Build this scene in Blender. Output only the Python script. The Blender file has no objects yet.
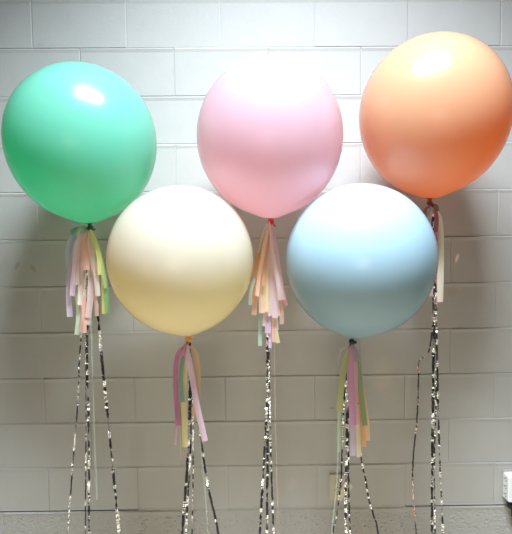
import bpy, bmesh, math, random
from mathutils import Vector, Matrix, noise
random.seed(7)
C = bpy.context.scene.collection
PI = math.pi

# ------------------------------------------------------------------ camera geometry
F = 500.0
YAW, PIT, ROL = -0.0090, -0.0557, -0.0091
FLOOR = 13 * 0.2063                       # thirteen courses of block above the floor
CAM = Vector((0.9372, -2.2188, -1.0384 + FLOOR))
BW, BH = 0.4064, 0.2063

def to_world_dir(a, b, c):
    """camera frame (right, forward, up) to world"""
    x, z = math.cos(ROL) * a - math.sin(ROL) * c, math.sin(ROL) * a + math.cos(ROL) * c
    y = b
    y, z = math.cos(PIT) * y - math.sin(PIT) * z, math.sin(PIT) * y + math.cos(PIT) * z
    x, y = math.cos(YAW) * x - math.sin(YAW) * y, math.sin(YAW) * x + math.cos(YAW) * y
    return Vector((x, y, z))

def P(px, py, d):
    """point of the photograph at distance d in front of the wall (wall is y=0)"""
    v = to_world_dir((px - 256) / F, 1.0, -(py - 267) / F)
    t = (-d - CAM.y) / v.y
    return CAM + v * t

RIGHT = to_world_dir(1, 0, 0); FWD = to_world_dir(0, 1, 0); UP = to_world_dir(0, 0, 1)
cam_data = bpy.data.cameras.new('camera'); cam = bpy.data.objects.new('camera', cam_data); C.objects.link(cam)
cam_data.sensor_fit = 'HORIZONTAL'; cam_data.sensor_width = 36; cam_data.lens = 36 * F / 512
cam.matrix_world = Matrix((
    (RIGHT.x, UP.x, -FWD.x, CAM.x), (RIGHT.y, UP.y, -FWD.y, CAM.y), (RIGHT.z, UP.z, -FWD.z, CAM.z), (0, 0, 0, 1)))
bpy.context.scene.camera = cam

# ------------------------------------------------------------------ helpers
def lin(c):
    def f(v):
        v /= 255.0
        return v / 12.92 if v <= 0.04045 else ((v + 0.055) / 1.055) ** 2.4
    return (f(c[0]), f(c[1]), f(c[2]), 1)

def tag(o, label=None, cat=None, group=None, kind=None):
    if label: o['label'] = label
    if cat: o['category'] = cat
    if group: o['group'] = group
    if kind: o['kind'] = kind
    return o

def empty(name, loc):
    o = bpy.data.objects.new(name, None); C.objects.link(o); o.location = loc
    o.empty_display_size = 0.05
    return o

def link_bm(name, bm, mat, parent=None, smooth=True):
    me = bpy.data.meshes.new(name); bm.to_mesh(me); bm.free()
    for p in me.polygons: p.use_smooth = smooth
    me.materials.append(mat)
    o = bpy.data.objects.new(name, me); C.objects.link(o)
    if parent:
        o.parent = parent
        o.matrix_parent_inverse = Matrix.Translation(parent.location).inverted()
    return o

def box(bm, lo, hi, bev=0.0):
    r = bmesh.ops.create_cube(bm, size=1)
    for v in r['verts']:
        v.co = Vector([lo[i] + (v.co[i] + .5) * (hi[i] - lo[i]) for i in range(3)])
    if bev:
        es = list({e for v in r['verts'] for e in v.link_edges})
        bmesh.ops.bevel(bm, geom=es, offset=bev, segments=2, affect='EDGES')

def spline(pts, step):
    """Catmull-Rom through world points, sampled about every step metres"""
    n = len(pts); out = []
    for i in range(n - 1):
        p0 = pts[max(i - 1, 0)]; p1 = pts[i]; p2 = pts[i + 1]; p3 = pts[min(i + 2, n - 1)]
        m = max(1, int((p2 - p1).length / step))
        for k in range(m):
            t = k / m
            out.append(0.5 * ((2 * p1) + (p2 - p0) * t + (2 * p0 - 5 * p1 + 4 * p2 - p3) * t * t + (3 * p1 - p0 - 3 * p2 + p3) * t ** 3))
    out.append(pts[-1].copy())
    return out

# ------------------------------------------------------------------ materials
def new_mat(name):
    m = bpy.data.materials.new(name); m.use_nodes = True
    nt = m.node_tree; nt.nodes.clear()
    out = nt.nodes.new('ShaderNodeOutputMaterial')
    return m, nt, out

def N(nt, typ, **kw):
    n = nt.nodes.new(typ)
    for k, v in kw.items():
        if k in ('operation', 'blend_type', 'data_type', 'noise_dimensions', 'feature', 'interpolation'): setattr(n, k, v)
        else: n.inputs[k.replace('_', ' ')].default_value = v
    return n

def simple(name, col, rough=0.5, metal=0.0, spec=0.5, bump=0.0, scale=200):
    m, nt, out = new_mat(name)
    b = N(nt, 'ShaderNodeBsdfPrincipled', Base_Color=col, Roughness=rough, Metallic=metal)
    b.inputs['Specular IOR Level'].default_value = spec
    if bump:
        t = N(nt, 'ShaderNodeTexCoord'); no = N(nt, 'ShaderNodeTexNoise', Scale=scale, Detail=4.0)
        bp = N(nt, 'ShaderNodeBump', Strength=bump, Distance=0.002)
        nt.links.new(t.outputs['Object'], no.inputs['Vector']); nt.links.new(no.outputs['Fac'], bp.inputs['Height'])
        nt.links.new(bp.outputs['Normal'], b.inputs['Normal'])
    nt.links.new(b.outputs[0], out.inputs[0])
    return m

def latex(name, col, through, fac=0.55):
    """thin latex skin: diffuse reflection, light passing through, glossy coat"""
    m, nt, out = new_mat(name)
    tc = N(nt, 'ShaderNodeTexCoord'); no = N(nt, 'ShaderNodeTexNoise', Scale=3.0, Detail=3.0)
    nt.links.new(tc.outputs['Object'], no.inputs['Vector'])
    hs = N(nt, 'ShaderNodeHueSaturation', Color=col)
    mr = N(nt, 'ShaderNodeMapRange'); mr.inputs['To Min'].default_value = 0.97; mr.inputs['To Max'].default_value = 1.03
    nt.links.new(no.outputs['Fac'], mr.inputs['Value']); nt.links.new(mr.outputs[0], hs.inputs['Value'])
    d = N(nt, 'ShaderNodeBsdfDiffuse'); t = N(nt, 'ShaderNodeBsdfTranslucent', Color=through)
    nt.links.new(hs.outputs[0], d.inputs['Color'])
    mx = N(nt, 'ShaderNodeMixShader'); mx.inputs[0].default_value = fac
    nt.links.new(d.outputs[0], mx.inputs[1]); nt.links.new(t.outputs[0], mx.inputs[2])
    g = N(nt, 'ShaderNodeBsdfGlossy', Roughness=0.24); fr = N(nt, 'ShaderNodeFresnel', IOR=1.45)
    m2 = N(nt, 'ShaderNodeMixShader')
    nt.links.new(fr.outputs[0], m2.inputs[0]); nt.links.new(mx.outputs[0], m2.inputs[1]); nt.links.new(g.outputs[0], m2.inputs[2])
    nt.links.new(m2.outputs[0], out.inputs[0])
    return m

_tissue = {}
def tissue(rgb):
    if rgb in _tissue: return _tissue[rgb]
    m, nt, out = new_mat('tissue_paper')
    c = lin(tuple(v + (252 - v) * .34 for v in rgb))
    tc = N(nt, 'ShaderNodeTexCoord'); mp = N(nt, 'ShaderNodeMapping'); mp.inputs['Scale'].default_value = (1, 1, .15)
    no = N(nt, 'ShaderNodeTexNoise', Scale=260.0, Detail=2.0)
    nt.links.new(tc.outputs['Object'], mp.inputs[0]); nt.links.new(mp.outputs[0], no.inputs['Vector'])
    bp = N(nt, 'ShaderNodeBump', Strength=0.5, Distance=0.0015)
    nt.links.new(no.outputs['Fac'], bp.inputs['Height'])
    d = N(nt, 'ShaderNodeBsdfDiffuse', Color=c); t = N(nt, 'ShaderNodeBsdfTranslucent', Color=c)
    nt.links.new(bp.outputs[0], d.inputs['Normal'])
    mx = N(nt, 'ShaderNodeMixShader'); mx.inputs[0].default_value = 0.35
    nt.links.new(d.outputs[0], mx.inputs[1]); nt.links.new(t.outputs[0], mx.inputs[2])
    nt.links.new(mx.outputs[0], out.inputs[0])
    _tissue[rgb] = m
    return m

def painted_block():
    m, nt, out = new_mat('painted_block')
    L = nt.links.new
    tc = N(nt, 'ShaderNodeTexCoord')
    # fine sandy surface of the block
    n1 = N(nt, 'ShaderNodeTexNoise', Scale=170.0, Detail=6.0, Roughness=0.65)
    n2 = N(nt, 'ShaderNodeTexNoise', Scale=9.0, Detail=5.0, Roughness=0.6)
    n3 = N(nt, 'ShaderNodeTexNoise', Scale=45.0, Detail=6.0, Roughness=0.7)
    vo = N(nt, 'ShaderNodeTexVoronoi', Scale=38.0)
    for n in (n1, n2, n3, vo): L(tc.outputs['Object'], n.inputs['Vector'])
    sx = N(nt, 'ShaderNodeSeparateXYZ'); L(tc.outputs['Object'], sx.inputs[0])
    # the lowest visible courses are rougher, less painted block
    lo = N(nt, 'ShaderNodeMapRange'); lo.inputs['From Min'].default_value = 2 * BH + .012; lo.inputs['From Max'].default_value = 2 * BH - .002
    L(sx.outputs['Z'], lo.inputs['Value'])
    # colour: cream-white paint, faint mottling, scattered dirt
    mr = N(nt, 'ShaderNodeMapRange'); mr.inputs['To Min'].default_value = 0.93; mr.inputs['To Max'].default_value = 1.05
    L(n2.outputs['Fac'], mr.inputs['Value'])
    hs = N(nt, 'ShaderNodeHueSaturation', Color=lin((176, 176, 174))); L(mr.outputs[0], hs.inputs['Value'])
    # speckle pits (paint missed in the pores)
    pit = N(nt, 'ShaderNodeMapRange'); pit.inputs['From Min'].default_value = 0.10; pit.inputs['From Max'].default_value = 0.03
    L(vo.outputs['Distance'], pit.inputs['Value'])
    gate = N(nt, 'ShaderNodeMapRange'); gate.inputs['From Min'].default_value = 0.50; gate.inputs['From Max'].default_value = 0.58
    L(n3.outputs['Fac'], gate.inputs['Value'])
    pm = N(nt, 'ShaderNodeMath', operation='MULTIPLY'); L(pit.outputs[0], pm.inputs[0]); L(gate.outputs[0], pm.inputs[1])
    pm2 = N(nt, 'ShaderNodeMath', operation='MULTIPLY'); L(pm.outputs[0], pm2.inputs[0]); L(lo.outputs[0], pm2.inputs[1])
    cm = N(nt, 'ShaderNodeMix', data_type='RGBA'); L(pm2.outputs[0], cm.inputs[0]); L(hs.outputs[0], cm.inputs[6]); cm.inputs[7].default_value = lin((60, 52, 44))
    last = cm.outputs[2]
    # scuffs and smudges that stay on the paint: (px, py, rx, rz, tilt, colour, strength)
    for (px, py, rx, rz, tl, colr, st) in SMUDGES:
        c = P(px, py, 0)
        mp = N(nt, 'ShaderNodeMapping'); mp.vector_type = 'TEXTURE'
        mp.inputs['Location'].default_value = (c.x, 0, c.z); mp.inputs['Rotation'].default_value = (0, tl, 0)
        mp.inputs['Scale'].default_value = (rx, 1, rz)
        L(tc.outputs['Object'], mp.inputs[0])
        nn = N(nt, 'ShaderNodeVectorMath', operation='LENGTH'); L(mp.outputs[0], nn.inputs[0])
        ad = N(nt, 'ShaderNodeMath', operation='ADD'); L(nn.outputs['Value'], ad.inputs[0]); L(n3.outputs['Fac'], ad.inputs[1])
        r = N(nt, 'ShaderNodeMapRange'); r.inputs['From Min'].default_value = 1.7; r.inputs['From Max'].default_value = 1.0
        r.inputs['To Max'].default_value = st
        L(ad.outputs[0], r.inputs['Value'])
        c2 = N(nt, 'ShaderNodeMix', data_type='RGBA'); L(r.outputs[0], c2.inputs[0]); L(last, c2.inputs[6]); c2.inputs[7].default_value = lin(colr)
        last = c2.outputs[2]
    b = N(nt, 'ShaderNodeBsdfPrincipled', Roughness=0.55); b.inputs['Specular IOR Level'].default_value = 0.3
    L(last, b.inputs['Base Color'])
    # bump
    h1 = N(nt, 'ShaderNodeMath', operation='MULTIPLY'); h1.inputs[1].default_value = 0.35; L(n1.outputs['Fac'], h1.inputs[0])
    h2 = N(nt, 'ShaderNodeMath', operation='MULTIPLY'); L(n3.outputs['Fac'], h2.inputs[0])
    a2 = N(nt, 'ShaderNodeMapRange'); a2.inputs['To Min'].default_value = 0.5; a2.inputs['To Max'].default_value = 5.0; L(lo.outputs[0], a2.inputs['Value']); L(a2.outputs[0], h2.inputs[1])
    h3 = N(nt, 'ShaderNodeMath', operation='ADD'); L(h1.outputs[0], h3.inputs[0]); L(h2.outputs[0], h3.inputs[1])
    h4 = N(nt, 'ShaderNodeMath', operation='SUBTRACT'); L(h3.outputs[0], h4.inputs[0]); L(pm2.outputs[0], h4.inputs[1])
    bp = N(nt, 'ShaderNodeBump', Strength=0.7, Distance=0.0022); L(h4.outputs[0], bp.inputs['Height']); L(bp.outputs[0], b.inputs['Normal'])
    L(b.outputs[0], out.inputs[0])
    return m

SMUDGES = [
    (17, 266, .010, .022, .5, (150, 135, 112), .55), (33, 268, .010, .020, -.5, (150, 135, 112), .55),
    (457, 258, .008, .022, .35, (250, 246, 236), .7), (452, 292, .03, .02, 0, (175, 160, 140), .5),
    (16, 487, .05, .05, .2, (170, 182, 168), .25), (292, 484, .03, .03, 0, (215, 212, 205), .12),
    (332, 408, .012, .004, 0, (120, 100, 80), .5), (40, 45, .02, .008, 0, (150, 145, 140), .3),
    (186, 46, .015, .006, 0, (170, 165, 160), .5), (382, 376, .05, .08, 0, (205, 190, 170), .3),
]
M_WALL = painted_block()
M_FLOOR = simple('concrete_floor', lin((206, 192, 168)), .6, bump=.6, scale=60)

# ------------------------------------------------------------------ the wall of painted concrete blocks
def build_wall():
    bm = bmesh.new()
    c0, c1 = -5, 11                           # columns (in blocks)
    rng = random.Random(3)
    top_course = 6                            # courses above the frame
    for k in range(-top_course, 13):
        z1 = FLOOR - k * BH; z0 = z1 - BH
        odd = k % 2
        for c in range(c0, c1):
            xa = (c + (0.5 if odd else 0.0)) * BW; xb = xa + BW
            j = lambda q: rng.uniform(-q, q)
            xa2, xb2 = xa, xb
            if k == 10: xa2 += .006; xb2 += .006
            deep = 0.0020 + rng.uniform(-.0008, .0006)
            half = 0.0006                     # half width of the tooled joint
            ch = 0.0035
            wob = j(.0010)
            black_gap = (k == 10 and (c <= 0 or c >= 4)) 
            hb = .0045 if black_gap else half
            L_, R_, T_, B_ = xa2 + half, xb2 - half, z1 - half, z0 + hb
            y0 = -wob
            ct, cb, cl = .0075, .0010, .0040      # worn top edge, sharp bottom edge, sides
            lip = -.0024 + j(.0008) + y0              # paint and mortar stand proud along the top edge
            vs_f = [bm.verts.new((x, y0, z)) for x, z in ((L_ + cl, B_ + cb), (R_ - cl, B_ + cb), (R_ - cl, T_ - .020), (L_ + cl, T_ - .020))]
            vs_l = [bm.verts.new((x, lip, T_ - .0062)) for x in (R_ - cl * .6, L_ + cl * .6)]
            vs_b = [bm.verts.new((x, deep, z)) for x, z in ((L_, B_), (R_, B_), (R_, T_), (L_, T_))]
            dj = [deep] * 4
            if black_gap: dj[0] = dj[1] = 0.03
            vs_o = [bm.verts.new((x, dj[q], z)) for q, (x, z) in enumerate(((xa2, z0), (xb2, z0), (xb2, z1), (xa2, z1)))]
            if k >= 11:                               # rough, pitted face
                nx, nz = 90, 44
                x0g, x1g, z0g, z1g = L_ + cl, R_ - cl, B_ + cb, T_ - .020
                g = []
                for a_ in range(nz + 1):
                    row = []
                    for b_ in range(nx + 1):
                        x, z = x0g + (x1g - x0g) * b_ / nx, z0g + (z1g - z0g) * a_ / nz
                        h = noise.fractal(Vector((x * 60, k, z * 120)), .9, 2.1, 4)
                        pitv = noise.noise(Vector((x * 95, 5, z * 170)))
                        h = h * .0015 + (.0040 if pitv > .50 else 0) 
                        if a_ in (0, nz) or b_ in (0, nx): h = 0
                        row.append(bm.verts.new((x, y0 + h, z)))
                    g.append(row)
                for a_ in range(nz):
                    for b_ in range(nx): bm.faces.new((g[a_][b_], g[a_][b_ + 1], g[a_ + 1][b_ + 1], g[a_ + 1][b_]))
            else:
                bm.faces.new(vs_f)
            bm.faces.new((vs_f[3], vs_f[2], vs_l[0], vs_l[1]))
            bm.faces.new((vs_l[1], vs_l[0], vs_b[2], vs_b[3]))
            bm.faces.new((vs_f[2], vs_b[2], vs_l[0])); bm.faces.new((vs_f[3], vs_l[1], vs_b[3]))
            for q in range(4):
                r = (q + 1) % 4
                if q != 2: bm.faces.new((vs_b[q], vs_b[r], vs_f[r], vs_f[q]))
                bm.faces.new((vs_o[q], vs_o[r], vs_b[r], vs_b[q]))
    # solid body behind the joints
    x0, x1 = (c0) * BW, (c1) * BW
    box(bm, (x0, 0.031, 0), (x1, 0.2, FLOOR + top_course * BH))
    o = link_bm('wall_back', bm, M_WALL, smooth=False)
    tag(o, kind='structure')
build_wall()
bm = bmesh.new(); box(bm, (-5 * BW, -4.5, -0.1), (11 * BW, 0.2, 0.0))
tag(link_bm('floor', bm, M_FLOOR, smooth=False), kind='structure')

# ------------------------------------------------------------------ balloons
def profile(a, b, egg, n=56):
    """(r, z) along the axis from top pole to the neck; origin at the middle"""
    out = []
    for i in range(n + 1):
        t = PI * i / n
        r = a * math.sin(t) * (1 + egg * math.cos(t))
        z = b * math.cos(t) - b * 0.035 * math.exp(-((PI - t) / 0.20) ** 2)
        out.append((max(r, 0.0), z))
    return out

def lathe(bm, prof, M, segs=72):
    rings = []
    for r, z in prof:
        if r < 1e-5: rings.append([bm.verts.new(M @ Vector((0, 0, z)))]); continue
        rings.append([bm.verts.new(M @ Vector((r * math.cos(2 * PI * s / segs), r * math.sin(2 * PI * s / segs), z))) for s in range(segs)])
    for A, B in zip(rings, rings[1:]):
        for s in range(segs):
            t = (s + 1) % segs
            if len(A) == 1 and len(B) == 1: continue
            if len(A) == 1: bm.faces.new((A[0], B[s], B[t]))
            elif len(B) == 1: bm.faces.new((A[s], B[0], A[t]))
            else: bm.faces.new((A[s], B[s], B[t], A[t]))

def make_balloon(spec):
    name, ctr, a, b, tilt, egg, d, mat, neckmat, label = spec
    M = Matrix.Translation(ctr) @ Matrix.Rotation(tilt, 4, 'Y')
    pr = profile(a, b, egg)
    bottom = M @ Vector((0, 0, pr[-1][1] + .004))
    root = empty('balloon', bottom)
    tag(root, label, 'balloon', 'giant round balloons in front of the block wall')
    # stop the skin where it meets the neck
    cut = [p for p in pr if not (p[0] < 0.010 and p[1] < 0)] + [(0.009, pr[-1][1] + 0.003)]
    bm = bmesh.new(); lathe(bm, cut, M); link_bm('balloon_skin', bm, mat, root)
    zb = pr[-1][1] + 0.003
    bm = bmesh.new()
    rng = random.Random(label)
    nk = [(0.009, zb), (0.0075, zb - .005), (0.0068, zb - .010), (0.010, zb - .013), (0.0125, zb - .017), (0.011, zb - .021), (0.006, zb - .024), (0, zb - .0245)]
    lathe(bm, nk, M, 20)
    for v in bm.verts: v.co += Vector(noise.noise_vector(v.co * 90)) * .0022
    link_bm('neck_knot', bm, neckmat, root)
    # the rolled lip of the neck, squeezed out sideways by the tie
    bm = bmesh.new()
    cx = M @ Vector((0, 0, zb - .016))
    side = LIPS[name]
    rr = []
    for i in range(24):
        th = 2 * PI * i / 24
        ring = []
        for k in range(8):
            ph = 2 * PI * k / 8
            R = 0.0105 + 0.0028 * math.cos(ph); z = 0.0028 * math.sin(ph)
            q = Vector((R * math.cos(th) * 1.15, R * math.sin(th), z * 1.0 + .0025 * math.sin(2 * th + 1)))
            ring.append(bm.verts.new(cx + Matrix.Rotation(side[2], 3, 'Y') @ q + Vector((side[0], -.006, side[1]))))
        rr.append(ring)
    for i in range(24):
        A, B = rr[i], rr[(i + 1) % 24]
        for k in range(8): bm.faces.new((A[k], B[k], B[(k + 1) % 8], A[(k + 1) % 8]))
    # short tail of gathered latex joining knot and lip
    lip = link_bm('neck_lip', bm, neckmat, root)
    return root, M @ Vector((0, 0, zb - .017))

LIPS = {'green': (.008, .000, .9), 'cream': (.000, .004, .35), 'pink': (.012, -.003, 1.2), 'blue': (.001, .003, .3), 'peach': (.004, -.002, .8)}
D_UP, D_LO = 0.38, 0.47
M_MINT = latex('mint_latex', lin((150, 236, 218)), lin((98, 238, 186)), 0.64)
M_PINK = latex('pink_latex', lin((255, 226, 246)), lin((255, 212, 214)), 0.72)
M_CREAM = latex('cream_latex', lin((252, 250, 242)), lin((255, 234, 170)), 0.66)
M_BLUE = latex('blue_latex', lin((170, 202, 220)), lin((60, 140, 118)), 0.3)
M_PEACH = latex('peach_latex', lin((255, 216, 174)), lin((255, 158, 34)), 0.66)
BALLOONS = [
    ('green', (0.3311, -D_UP, 1.9928), .2636, .2792, -.06, .03, D_UP, M_MINT, simple('mint_neck', lin((14, 72, 48)), .35), 'big mint green balloon at the far left of the upper row'),
    ('pink', (1.0078, -D_UP, 2.0075), .2640, .2810, 0.0, .02, D_UP, M_PINK, simple('pink_neck', lin((206, 60, 62)), .35), 'big pale pink balloon in the middle of the upper row'),
    ('cream', (0.6927, -D_LO, 1.5724), .2521, .2593, -.08, .02, D_LO, M_CREAM, simple('cream_neck', lin((226, 168, 92)), .35), 'cream white balloon, lower left between the mint and pink ones'),
    ('blue', (1.3163, -D_LO, 1.5657), .2596, .2678, .09, .02, D_LO, M_BLUE, simple('blue_neck', lin((40, 52, 56)), .35), 'pale blue balloon, lower right between the pink and peach ones'),
    ('peach', (1.6022, -D_UP, 2.0801), .2639, .2854, .03, .03, D_UP, M_PEACH, simple('peach_neck', lin((150, 62, 34)), .35), 'peach orange balloon at the upper right, highest of the five'),
]
for sp_ in BALLOONS: make_balloon(sp_)


# ------------------------------------------------------------------ strips and streamers
def ribbon(bm, pts, width, twist, cup=0.0, taper_top=0.0, rows=3):
    """flat strip following pts; twist(s) gives the turn of its width about the run"""
    n = len(pts); prev = None; acc = 0
    for i, p in enumerate(pts):
        tg = (pts[min(i + 1, n - 1)] - pts[max(i - 1, 0)]).normalized()
        side = RIGHT - tg * RIGHT.dot(tg); side.normalize()
        nor = tg.cross(side).normalized()
        ang = twist(i, acc)
        w = side * math.cos(ang) + nor * math.sin(ang)
        nn = tg.cross(w).normalized()
        f = 1.0
        if taper_top and acc < taper_top: f = 0.35 + 0.65 * acc / taper_top
        row = []
        for k in range(rows):
            u = -1 + 2 * k / (rows - 1)
            row.append(bm.verts.new(p + w * (u * width * .5 * f) + nn * (cup * width * (1 - u * u))))
        if prev:
            for k in range(rows - 1): bm.faces.new((prev[k], prev[k + 1], row[k + 1], row[k]))
        prev = row
        if i < n - 1: acc += (pts[i + 1] - p).length

def px2m(d): return (-d - CAM.y) / F

def make_tassel(knot_px, d, label, strips, tie_col, seed):
    rng = random.Random(seed)
    kp = P(*knot_px, d)
    root = empty('paper_tassel', kp)
    tag(root, label, 'tassel', 'tissue paper tassels tied under the balloons')
    order = sorted(range(len(strips)), key=lambda i: strips[i][3] if len(strips[i]) > 3 else strips[i][0][-1][1])
    for si, (path, w, rgb) in enumerate([q[:3] for q in strips]):
        off = -.028 + .050 * order.index(si) / max(1, len(strips) - 1) + rng.uniform(-.004, .004)   # short strips lie in front
        pts = [kp + Vector((rng.uniform(-.003, .003), rng.uniform(-.006, .004), 0))]
        for j, (x, y) in enumerate(path):
            f = min(1, (j + 1) / 2)
            pts.append(P(x + (rng.uniform(-.9, .9) if 0 < j < len(path) - 1 else 0), y, d - off * f + rng.uniform(-.006, .006)))
        pts = spline(pts, .006)
        a0 = rng.uniform(-.5, .5); a1 = rng.uniform(-.35, .35); ph = rng.uniform(0, 6); sc = rng.uniform(8, 16)
        bm = bmesh.new()
        ribbon(bm, pts, w * px2m(d), lambda i, s: a0 * math.exp(-s * 8) * 2 + a1 * math.sin(s * sc + ph), cup=.14 * rng.choice((-1, 1)), taper_top=.06, rows=5)
        link_bm('paper_strip', bm, tissue(rgb), root)
    # knot of twisted paper and thread that gathers the strips
    bm = bmesh.new()
    for t in range(3):
        prev = None; turns = 3
        rr = .0065 + .001 * t
        for i in range(60):
            th = i / 59 * turns * 2 * PI + t
            z = -.004 + .004 * math.sin(th * .37 + t * 2)
            c = kp + Vector((rr * math.cos(th), rr * math.sin(th), z))
            ring = [bm.verts.new(c + Vector((0.0016 * math.cos(q) * math.cos(th), 0.0016 * math.cos(q) * math.sin(th), .0022 * math.sin(q)))) for q in (0, PI / 2, PI, 1.5 * PI)]
            if prev:
                for k in range(4): bm.faces.new((prev[k], prev[(k + 1) % 4], ring[(k + 1) % 4], ring[k]))
            prev = ring
    link_bm('tie', bm, simple('tie_thread', lin(tie_col), .5, bump=.5), root)
    return root

def foil_mat(name, tint):
    m, nt, out = new_mat(name)
    tc = N(nt, 'ShaderNodeTexCoord'); no = N(nt, 'ShaderNodeTexNoise', Scale=420.0, Detail=3.0)
    nt.links.new(tc.outputs['Object'], no.inputs['Vector'])
    bp = N(nt, 'ShaderNodeBump', Strength=0.6, Distance=0.002); nt.links.new(no.outputs['Fac'], bp.inputs['Height'])
    b = N(nt, 'ShaderNodeBsdfPrincipled', Base_Color=tint, Metallic=1.0, Roughness=0.12)
    # mirror on one face; black back face stands in for dark reflections
    k = N(nt, 'ShaderNodeBsdfPrincipled', Base_Color=(.012, .012, .014, 1), Roughness=.28)
    ge = N(nt, 'ShaderNodeNewGeometry'); mx = N(nt, 'ShaderNodeMixShader')
    nt.links.new(bp.outputs[0], b.inputs['Normal']); nt.links.new(ge.outputs['Backfacing'], mx.inputs[0])
    nt.links.new(b.outputs[0], mx.inputs[1]); nt.links.new(k.outputs[0], mx.inputs[2]); nt.links.new(mx.outputs[0], out.inputs[0])
    return m
M_FOIL = foil_mat('silver_foil', (.86, .87, .88, 1))
M_FOIL_RED = foil_mat('copper_foil', (.52, .40, .36, 1))
def film_mat(name, c):
    m, nt, out = new_mat(name)
    b = N(nt, 'ShaderNodeBsdfPrincipled', Base_Color=lin(c), Roughness=.25); tr = N(nt, 'ShaderNodeBsdfTransparent')
    mx = N(nt, 'ShaderNodeMixShader'); mx.inputs[0].default_value = .28
    nt.links.new(tr.outputs[0], mx.inputs[1]); nt.links.new(b.outputs[0], mx.inputs[2]); nt.links.new(mx.outputs[0], out.inputs[0])
    return m
M_FILM = film_mat('clear_film', (205, 225, 210))
M_FILM_PINK = film_mat('pink_film', (225, 180, 160))

def streamer(path, d, w, label, mat=M_FOIL, seed=0, crinkle=1.0, name='foil_streamer', group='foil streamers hanging from the balloons', spread=.02, floor=True, start=None):
    rng = random.Random(seed * 31 + 5)
    off = rng.uniform(1.2, 2.1) * spread      # the strands hang behind the paper strips
    pts = [start.copy()] if start else []
    for j, (x, y) in enumerate(path):
        pts.append(P(x, y, d - off * min(1, (j + 1) / 3)))
    if floor:                                    # runs on past the frame down to the floor
        a, b = pts[-2], pts[-1]
        v = (b - a).normalized()
        if v.z > -.6: v = Vector((0, 0, -1))
        v.x *= .6
        e = b + v * ((b.z - .003) / -v.z)
        pts.append((b + e) / 2 + Vector((rng.uniform(-.006, .006), 0, 0))); pts.append(e)
    pts = spline(pts, .0042)
    ph = [rng.uniform(0, 20)]
    tw = []
    a = 0.0; face = 0.0
    for i in range(len(pts) + 1):
        a = a * .72 + rng.gauss(0, .34) * crinkle
        slow = .55 * math.sin(i * .045 + ph[0]) + .35 * math.sin(i * .17 + ph[0] * 2)
        if rng.random() < (.17 if face else .14): face = PI - face
        tw.append(a + slow * .6 + face)
    for i, p in enumerate(pts[1:-1]):
        p += Vector((rng.gauss(0, .0006), rng.gauss(0, .0010), 0)) * crinkle
    bm = bmesh.new()
    ribbon(bm, pts, 1.08 * w * px2m(d), lambda i, s: tw[i], rows=2)
    o = link_bm(name, bm, mat, smooth=False)
    tag(o, label, 'streamer', group)
    return o

FT = 'foil'
# --- tassel under the green balloon
tg = make_tassel((88, 229), D_UP, 'pastel paper tassel of pink, peach and yellow strips tied under the mint green balloon', [
    ([(84, 230), (73, 237), (69, 250), (69, 268)], 6.5, (178, 182, 205)),
    ([(84, 230), (76, 240), (71, 262), (69.5, 290), (70, 317)], 6, (214, 182, 222)),
    ([(86, 232), (79, 243), (75, 262), (76, 285)], 6.5, (246, 214, 220)),
    ([(86, 233), (78, 262), (78, 290), (79, 312), (77, 335)], 5.5, (196, 220, 190)),
    ([(86, 233), (81, 262), (80, 290), (82, 312), (81, 332)], 4.5, (244, 200, 180)),
    ([(87, 232), (83, 245), (81, 270), (84, 300), (84, 333)], 5.5, (242, 168, 148)),
    ([(87, 232), (85, 245), (86, 270)], 7, (246, 176, 158)),
    ([(89, 233), (94, 250), (94, 275), (91, 300), (87, 325)], 6.5, (246, 222, 214)),
    ([(88, 233), (90, 260), (90, 290), (88, 318)], 6, (240, 205, 205)),
    ([(90, 233), (94, 260), (96, 290), (97, 316)], 4, (214, 160, 140)),
    ([(90, 231), (96, 242), (101, 262), (103, 290), (104, 314)], 4.5, (222, 222, 96)),
    ([(91, 232), (98, 246), (103, 270), (107, 292), (108, 313)], 5.5, (128, 190, 118)),
    ([(90, 230), (95, 240), (98, 256), (100, 275)], 4.5, (226, 228, 120)),
    ([(86, 226.5), (81, 230), (77, 237)], 2.5, (226, 218, 130)),
    ([(84, 227), (77, 228), (71, 233)], 6, (70, 160, 120)),
    ([(85, 231), (88, 245), (92, 262), (96, 276)], 4.0, (246, 210, 196)),
    ([(87, 231), (80, 246), (74, 268), (72, 296)], 5, (232, 196, 224)),
    ([(88, 231), (84, 250), (81, 280), (80, 305)], 5, (250, 226, 214)),
    ([(89, 231), (91, 250), (96, 272), (98, 296)], 5, (244, 226, 220)),
    ([(88, 231), (87, 262), (84, 295), (79, 326)], 4, (228, 226, 196)),
    ([(90, 231), (97, 248), (102, 270), (106, 288)], 4, (180, 206, 120)),
    ], (22, 80, 58), 11)
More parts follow.
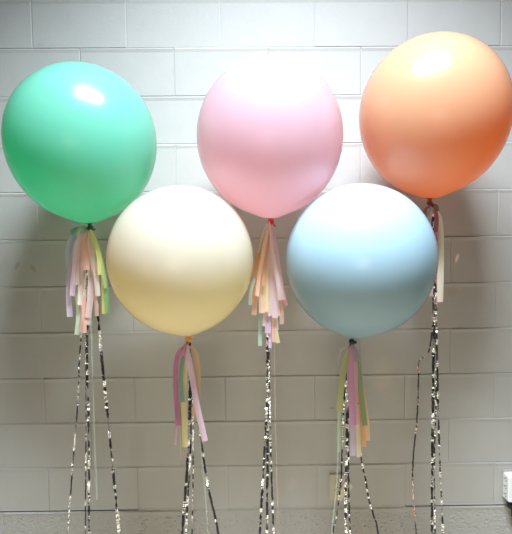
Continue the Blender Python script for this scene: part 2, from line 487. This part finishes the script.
# --- tassel under the pink balloon
make_tassel((269, 223), D_UP, 'long peach, cream and lavender paper tassel tied under the pink balloon', [
    ([(267, 226), (262, 240), (257, 265), (253, 290), (251, 304)], 4.5, (206, 130, 76)),
    ([(266, 226), (261, 245), (256, 270), (252, 290), (250, 305)], 3.5, (176, 206, 196)),
    ([(268, 226), (264, 245), (260, 275), (256, 300), (254, 315)], 5, (228, 168, 138)),
    ([(267, 226), (263, 260), (260, 300), (260, 346)], 4, (156, 198, 182)),
    ([(267, 225), (265, 245), (262, 280), (262, 313)], 6, (240, 182, 152)),
    ([(268, 225), (266, 260), (266, 290), (266, 312)], 5, (240, 222, 164)),
    ([(269, 225), (270, 250), (270, 285), (271, 316)], 6, (244, 214, 216)),
    ([(269, 225), (272, 250), (273, 280), (275, 318)], 6, (236, 204, 224)),
    ([(271, 225), (275, 245), (279, 275), (284, 300), (286, 306)], 5, (236, 152, 146)),
    ([(271, 225), (275, 250), (280, 285), (282, 324)], 4.5, (226, 170, 152)),
    ([(271, 226), (277, 252), (281, 280), (283, 300)], 4, (232, 196, 214)),
    ([(269, 226), (267, 260), (267, 300), (268, 333)], 6, (222, 178, 222)),
    ([(269, 226), (269, 270), (269, 310), (269, 348)], 5.5, (232, 196, 232)),
    ([(270, 226), (272, 270), (274, 315), (278, 343)], 4.5, (236, 226, 160)),
    ([(270, 226), (272, 270), (273, 310), (274, 342)], 4, (240, 180, 160)),
    ([(270, 226), (274, 262), (276, 290), (278, 316)], 4.5, (244, 222, 190)),
    ([(268, 225), (263, 250), (259, 280), (257, 296)], 4, (246, 200, 170)),
    ([(270, 225), (273, 255), (278, 285), (280, 300)], 4.5, (246, 224, 226)),
    ([(269, 225), (268, 262), (265, 296), (264, 326)], 4, (238, 206, 200)),
    ([(270, 225), (272, 265), (275, 300), (277, 330)], 3.5, (240, 210, 224)),
    ([(269, 225), (267, 248), (264, 268), (263, 286)], 4, (214, 140, 96)),
    ], (150, 34, 30), 12)
# --- tassel under the cream balloon
make_tassel((188.5, 343), D_LO, 'thin plum, green and tan paper tassel with one long lavender strip under the cream balloon', [
    ([(186, 345), (179, 353), (176, 375), (176, 400), (178, 426)], 5, (176, 86, 140)),
    ([(186, 345), (181, 360), (178, 390), (177, 420), (175, 445)], 3, (196, 150, 176)),
    ([(187, 346), (183, 358), (181, 380), (183, 402)], 4.5, (92, 150, 128)),
    ([(187, 347), (185, 362), (184, 390), (185, 420), (185, 447)], 6, (222, 206, 136)),
    ([(187, 346), (182, 362), (181, 392), (181, 425), (181, 460)], 3, (160, 150, 110)),
    ([(190, 345), (195, 356), (197, 378), (196, 400), (195, 417)], 7, (204, 158, 112)),
    ([(188, 348), (190, 362), (193, 380), (198, 406), (205, 441)], 6, (232, 190, 224), 370),
    ([(187, 344), (184, 349), (183, 356)], 6, (190, 110, 150)),
    ], (96, 50, 60), 13)
# --- tassel under the blue balloon
make_tassel((352, 345), D_LO, 'mauve and olive paper tassel with orange ends tied under the pale blue balloon', [
    ([(350, 348), (345, 365), (341, 388), (339, 412)], 6, (158, 168, 88)),
    ([(350, 348), (344, 375), (340, 410), (339, 452)], 3.5, (158, 190, 150)),
    ([(351, 347), (350, 365), (351, 395), (353, 425)], 7, (198, 122, 176)),
    ([(353, 347), (355, 370), (356, 400), (357, 425)], 5, (222, 162, 172)),
    ([(354, 347), (359, 362), (361, 390), (365, 426)], 5.5, (112, 146, 92)),
    ([(353, 347), (357, 380), (359, 420), (359, 457)], 5, (238, 224, 184)),
    ([(352, 347), (353, 390), (353, 425), (353, 456)], 5.5, (204, 176, 212)),
    ([(354, 347), (359, 385), (363, 420), (364, 447)], 5.5, (230, 152, 88)),
    ([(355, 347), (361, 385), (366, 420), (368, 441)], 4.5, (236, 190, 140)),
    ([(353, 345), (356, 352), (357, 362)], 5, (150, 140, 160)),
    ], (34, 26, 30), 14)
# --- tassel under the peach balloon
make_tassel((431, 204), D_UP, 'paper tassel with a long cream strip under the peach balloon, half behind the blue one', [
    ([(433, 208), (438, 220), (440, 250), (440, 302)], 6.5, (240, 232, 198)),
    ([(433, 208), (436, 220), (437, 250), (438, 304)], 5, (190, 106, 130)),
    ([(434, 207), (436, 214), (436, 232)], 4.5, (150, 64, 84)),
    ([(430, 208), (431, 230), (431, 260), (430, 296)], 6, (222, 170, 190)),
    ([(429, 208), (426, 225), (424, 255), (423, 290)], 6, (170, 200, 180)),
    ([(430, 206), (426, 209), (424, 215)], 5, (110, 40, 34)),
    ([(433, 204), (436, 206), (437, 211)], 5, (120, 44, 36)),
    ([(431, 205), (431, 212), (430, 219)], 3, (238, 190, 170)),
    ], (84, 26, 22), 15)

def kn(x, y, d): return P(x, y, d) + Vector((0, .004, 0))
s = kn(88, 229, D_UP)
streamer([(87, 250), (85, 300), (80, 350), (78, 400), (74, 450), (68, 532)], D_UP, 1.6, 'silver foil streamer under the mint balloon, leftmost strand slanting to the lower left', seed=1, start=s)
streamer([(88, 250), (88, 300), (87, 350), (88, 400), (89, 450), (89, 532)], D_UP, 2.2, 'straight silver foil streamer hanging plumb under the mint balloon', seed=2, start=s)
streamer([(87, 250), (86, 300), (86, 380), (86, 440), (85.5, 532)], D_UP, 1.2, 'narrow silver foil strand just left of the plumb streamer under the mint balloon', seed=3, start=s, crinkle=.7)
streamer([(91, 240), (96, 280), (98, 315), (101, 350), (106, 400), (111, 450), (119, 532)], D_UP, 2.8, 'silver foil streamer under the mint balloon slanting to the lower right', seed=4, start=s)
s = kn(188.5, 343, D_LO)
streamer([(189, 352), (190, 380), (189.5, 420), (187, 470), (182.5, 532)], D_LO, 2.8, 'widest silver foil streamer under the cream balloon, bowing to the lower left', seed=5, start=s)
streamer([(189.5, 352), (191, 385), (191, 425), (189.5, 470), (186, 532)], D_LO, 2.0, 'narrower dark foil strand alongside the widest streamer under the cream balloon', seed=6, start=s)
streamer([(190, 352), (192, 385), (193, 430), (193, 480), (192, 532)], D_LO, 1.4, 'thin upright foil strand under the cream balloon, between its two thicker streamers', seed=7, start=s)
streamer([(190, 352), (193, 380), (200, 432), (206, 475), (211, 500), (218, 532)], D_LO, 2.3, 'foil streamer under the cream balloon running past the lavender strip to the lower right', seed=8, start=s, crinkle=.8)
s = kn(269, 223, D_UP)
streamer([(268, 240), (268, 300), (267.5, 350), (267, 400), (264, 460), (260, 532)], D_UP, 2.4, 'silver foil streamer under the pink balloon, leftmost of its three strands', seed=9, start=s)
streamer([(268, 240), (269, 300), (268, 350), (267.5, 400), (267.5, 460), (267, 532)], D_UP, 2.6, 'middle silver foil streamer of the three under the pink balloon', seed=10, start=s)
streamer([(269, 240), (269.5, 300), (268.5, 350), (269.5, 400), (271, 460), (273.5, 532)], D_UP, 2.0, 'silver foil streamer under the pink balloon, rightmost of its three strands', seed=11, start=s)
s = kn(352, 345, D_LO)
streamer([(349, 356), (347, 385), (347, 420), (346.5, 460), (345.5, 500), (346, 532)], D_LO, 2.6, 'bright silver foil streamer under the blue balloon, widest one left of its tassel', seed=12, start=s)
streamer([(350, 356), (349, 385), (348.5, 430), (348.5, 480), (350, 532)], D_LO, 1.8, 'dark foil strand just right of the widest streamer under the blue balloon', seed=13, start=s)
streamer([(349, 356), (345, 390), (342.5, 440), (341, 480), (336, 520), (333, 532)], D_LO, 1.6, 'thin foil streamer under the blue balloon crossing in front of the wall outlet', seed=14, start=s)
streamer([(354, 356), (358, 400), (361, 455), (366, 482), (369, 500), (374, 517), (378, 532)], D_LO, 1.9, 'foil streamer under the blue balloon slanting to the lower right from the orange strip', seed=15, start=s)
s = kn(431, 204, D_UP)
streamer([(433, 230), (434, 290), (433.5, 340), (433, 400), (432.5, 450), (432, 500), (432, 532)], D_UP, 2.8, 'widest silver foil streamer under the peach balloon, hanging straight', seed=16, start=s, crinkle=.9)
streamer([(434, 230), (436, 300), (437, 350), (438, 400), (439, 440), (441, 490), (443, 532)], D_UP, 2.0, 'foil streamer under the peach balloon, rightmost of its strands', seed=17, start=s)
streamer([(433, 230), (435, 300), (435.5, 350), (436, 400), (434.5, 460), (435, 532)], D_UP, 1.4, 'narrow dark foil strand close beside the widest streamer under the peach balloon', seed=18, start=s)
streamer([(432, 230), (433, 300), (431.5, 335), (428, 353), (421, 359), (418.5, 363), (418.5, 372), (418, 400), (416, 430), (413, 460), (413, 492), (416, 532)], D_UP, 1.5,
         'kinked coppery foil streamer hanging left of the others under the peach balloon', mat=M_FOIL_RED, seed=19, start=s, crinkle=.8)
# clear film threads
def film(path, d, w, label, mat, seed, st, floor=True):
    streamer(path, d, w, label, mat, seed, .12, 'film_ribbon', 'thin film ribbons among the streamers', floor=floor, start=st, spread=.012)
film([(90, 260), (91, 320), (94, 420), (97, 500)], D_UP, 1.5, 'thin pale green film ribbon between the foil streamers of the mint balloon', M_FILM, 21, kn(88, 229, D_UP), False)
film([(190, 360), (197, 410), (203, 470), (208, 532)], D_LO, 1.0, 'thin clear film ribbon beside the slanting streamer of the cream balloon', M_FILM, 22, kn(188.5, 343, D_LO))
film([(271, 250), (274, 320), (275, 400), (278, 532)], D_UP, .9, 'thin pinkish film ribbon right of the foil streamers of the pink balloon', M_FILM_PINK, 23, kn(269, 223, D_UP))
film([(347, 347), (340, 352), (337.5, 375), (338, 420), (337, 480), (332, 532)], D_LO, 1.3, 'thin pale green film ribbon looping out left under the blue balloon', M_FILM, 24, kn(352, 345, D_LO))

# --- wall outlet behind the blue balloon's streamers
M_PLATE = simple('painted_plate', lin((188, 184, 172)), .45)
M_DARK = simple('dark_slot', lin((24, 20, 18)), .6)
M_WHITE = simple('white_plastic', lin((236, 240, 242)), .35)
M_BLACK = simple('black_rubber', lin((14, 14, 15)), .45)
a = P(329, 499, 0); b = P(345, 473, 0)
root = empty('wall_outlet', Vector(((a.x + b.x) / 2, 0, a.z)))
tag(root, 'cream wall outlet cover plate low on the block wall behind the blue balloon streamers', 'outlet')
bm = bmesh.new(); box(bm, (a.x, -.010, a.z), (b.x, .002, b.z), .003); link_bm('cover_plate', bm, M_PLATE, root, smooth=False)
cx = (a.x + b.x) / 2; h = b.z - a.z
for zz in (.30, .70):
    bm = bmesh.new(); zc = a.z + h * zz
    M = Matrix.Translation((cx, -.0105, zc)) @ Matrix.Rotation(PI / 2, 4, 'X')
    bmesh.ops.create_cone(bm, cap_ends=True, segments=28, radius1=.0165, radius2=.016, depth=.004, matrix=M)
    so = link_bm('socket', bm, M_PLATE, root, smooth=False)
    bm = bmesh.new()
    for sx in (-.006, .006): box(bm, (cx + sx - .0013, -.0132, zc - .001), (cx + sx + .0013, -.0118, zc + .008))
    M = Matrix.Translation((cx, -.0125, zc - .008)) @ Matrix.Rotation(PI / 2, 4, 'X')
    bmesh.ops.create_cone(bm, cap_ends=True, segments=14, radius1=.0025, radius2=.0025, depth=.0015, matrix=M)
    sl = link_bm('slot', bm, M_DARK, None, smooth=False); sl.parent = so
bm = bmesh.new()
bmesh.ops.create_uvsphere(bm, u_segments=12, v_segments=8, radius=.0028, matrix=Matrix.Translation((cx, -.0105, a.z + h * .5)) @ Matrix.Diagonal((1, .5, 1, 1)))
link_bm('screw', bm, M_DARK, root)
# folded paper tag stuck over the outlet
bm = bmesh.new()
q = [P(346, 479, .013), P(353, 486.5, .004), P(346, 496, .006), P(337.5, 504, .012), P(341, 490, .016)]
mid = P(345, 489, .020)
vs = [bm.verts.new(p) for p in q]; vb = [bm.verts.new(p + Vector((0, .003, 0))) for p in q]
m1 = bm.verts.new(mid); m2 = bm.verts.new(mid + Vector((0, .003, 0)))
for i in range(5):
    j = (i + 1) % 5
    bm.faces.new((vs[i], vs[j], m1)); bm.faces.new((vb[j], vb[i], m2)); bm.faces.new((vs[i], vb[i], vb[j], vs[j]))
tag(link_bm('paper_tag', bm, simple('tag_paper', lin((214, 210, 192)), .6), smooth=False), 'folded pale paper tag stuck over the lower right corner of the wall outlet', 'tag')

# --- multi outlet adapter on the wall at the right edge
d0 = .062
lo = P(508.5, 503, d0); hi = P(508.5, 477, d0)
x0 = lo.x; x1 = x0 + .085; z0 = lo.z; z1 = hi.z
root = empty('outlet_adapter', Vector(((x0 + x1) / 2, 0, z0)))
tag(root, 'white multi socket outlet adapter standing out from the wall at the right edge', 'adapter')
bm = bmesh.new(); box(bm, (x0, -d0, z0), (x1, -.006, z1), .005); hs = link_bm('housing', bm, M_WHITE, root, smooth=False)
bm = bmesh.new(); box(bm, (x0 + .003, -.007, z0 - .006), (x1 + .012, .002, z1 + .006), .002); link_bm('back_plate', bm, M_PLATE, root, smooth=False)
for k in range(3):
    zc = z0 + (z1 - z0) * (.2 + .3 * k)
    bm = bmesh.new()
    for dz in (-.0065, .0065): box(bm, (x0 - .0008, -.042, zc + dz - .0016), (x0 + .001, -.033, zc + dz + .0016))
    box(bm, (x0 - .0008, -.026, zc - .0025), (x0 + .001, -.021, zc + .0025))
    link_bm('side_socket', bm, M_DARK, root, smooth=False)
# black power cord plug in the underside with its lead
root = empty('power_plug', Vector((x0 + .03, -.035, z0 - .07)))
tag(root, 'black plug and lead under the white outlet adapter at the right edge', 'plug')
bm = bmesh.new()
box(bm, (x0 + .010, -.052, z0 - .038), (x0 + .052, -.020, z0 - .0005), .006)
link_bm('plug_body', bm, M_BLACK, root)
bm = bmesh.new(); prev = None
pts = spline([Vector((x0 + .03, -.036, z0 - .03)), Vector((x0 + .032, -.036, z0 - .07)), Vector((x0 + .045, -.034, z0 - .14)), Vector((x0 + .06, -.03, .2)), Vector((x0 + .10, -.04, .008)), Vector((x0 + .4, -.06, .006))], .01)
for i, p in enumerate(pts):
    tgv = (pts[min(i + 1, len(pts) - 1)] - pts[max(i - 1, 0)]).normalized()
    u = tgv.cross(Vector((0, 1, 0))).normalized(); v = tgv.cross(u)
    ring = [bm.verts.new(p + (u * math.cos(t * PI / 4) + v * math.sin(t * PI / 4)) * .0045) for t in range(8)]
    if prev:
        for k in range(8): bm.faces.new((prev[k], prev[(k + 1) % 8], ring[(k + 1) % 8], ring[k]))
    prev = ring
link_bm('lead', bm, M_BLACK, root)


# ------------------------------------------------------------------ light
def area(name, loc, target, sx, sy, power, col):
    l = bpy.data.lights.new(name, 'AREA'); l.shape = 'RECTANGLE'; l.size = sx; l.size_y = sy; l.energy = power; l.color = col
    o = bpy.data.objects.new(name, l); C.objects.link(o); o.location = loc
    o.rotation_euler = (Vector(target) - Vector(loc)).to_track_quat('-Z', 'Y').to_euler()
    return o
LX = CAM.x + .15
key = area('ceiling_lamp', (LX, -1.45, CAM.z + 2.08), (LX, -.45, CAM.z - 5.2), 1.1, .5, 126, (0.83, 0.93, 1.0))
fill = area('low_fill', (LX - .5, -4.6, 1.15), (LX, 0, .55), 1.5, .9, 4.6, (1.0, 0.87, 0.70))  # unseen soft fill, added to lift the lower wall
fill.data.spread = math.radians(50)
key.data.spread = 2 * math.atan(1.6)

w = bpy.data.worlds.new('room_light'); bpy.context.scene.world = w; w.use_nodes = True
nt = w.node_tree; nt.nodes.clear()
out = nt.nodes.new('ShaderNodeOutputWorld'); bg = N(nt, 'ShaderNodeBackground', Strength=0.06)
tc = N(nt, 'ShaderNodeTexCoord'); sp = N(nt, 'ShaderNodeSeparateXYZ'); nt.links.new(tc.outputs['Generated'], sp.inputs[0])
rp = nt.nodes.new('ShaderNodeValToRGB'); e = rp.color_ramp.elements
mr = N(nt, 'ShaderNodeMapRange'); mr.inputs['From Min'].default_value = -1; nt.links.new(sp.outputs['Z'], mr.inputs['Value']); nt.links.new(mr.outputs[0], rp.inputs[0])
e[0].position = .46; e[0].color = (.05, .045, .04, 1)
e[1].position = .74; e[1].color = (1.0, .78, .48, 1)
nt.links.new(rp.outputs[0], bg.inputs['Color']); nt.links.new(bg.outputs[0], out.inputs[0])

sc = bpy.context.scene
sc.cycles.max_bounces = 16; sc.cycles.diffuse_bounces = 10; sc.cycles.glossy_bounces = 4; sc.cycles.transmission_bounces = 8
sc.cycles.transparent_max_bounces = 12; sc.cycles.use_denoising = True; sc.cycles.sample_clamp_indirect = 6
sc.view_settings.view_transform = 'Standard'; sc.view_settings.look = 'None'; sc.view_settings.gamma = 1
sc.view_settings.use_curve_mapping = False; sc.view_settings.exposure = 0.0
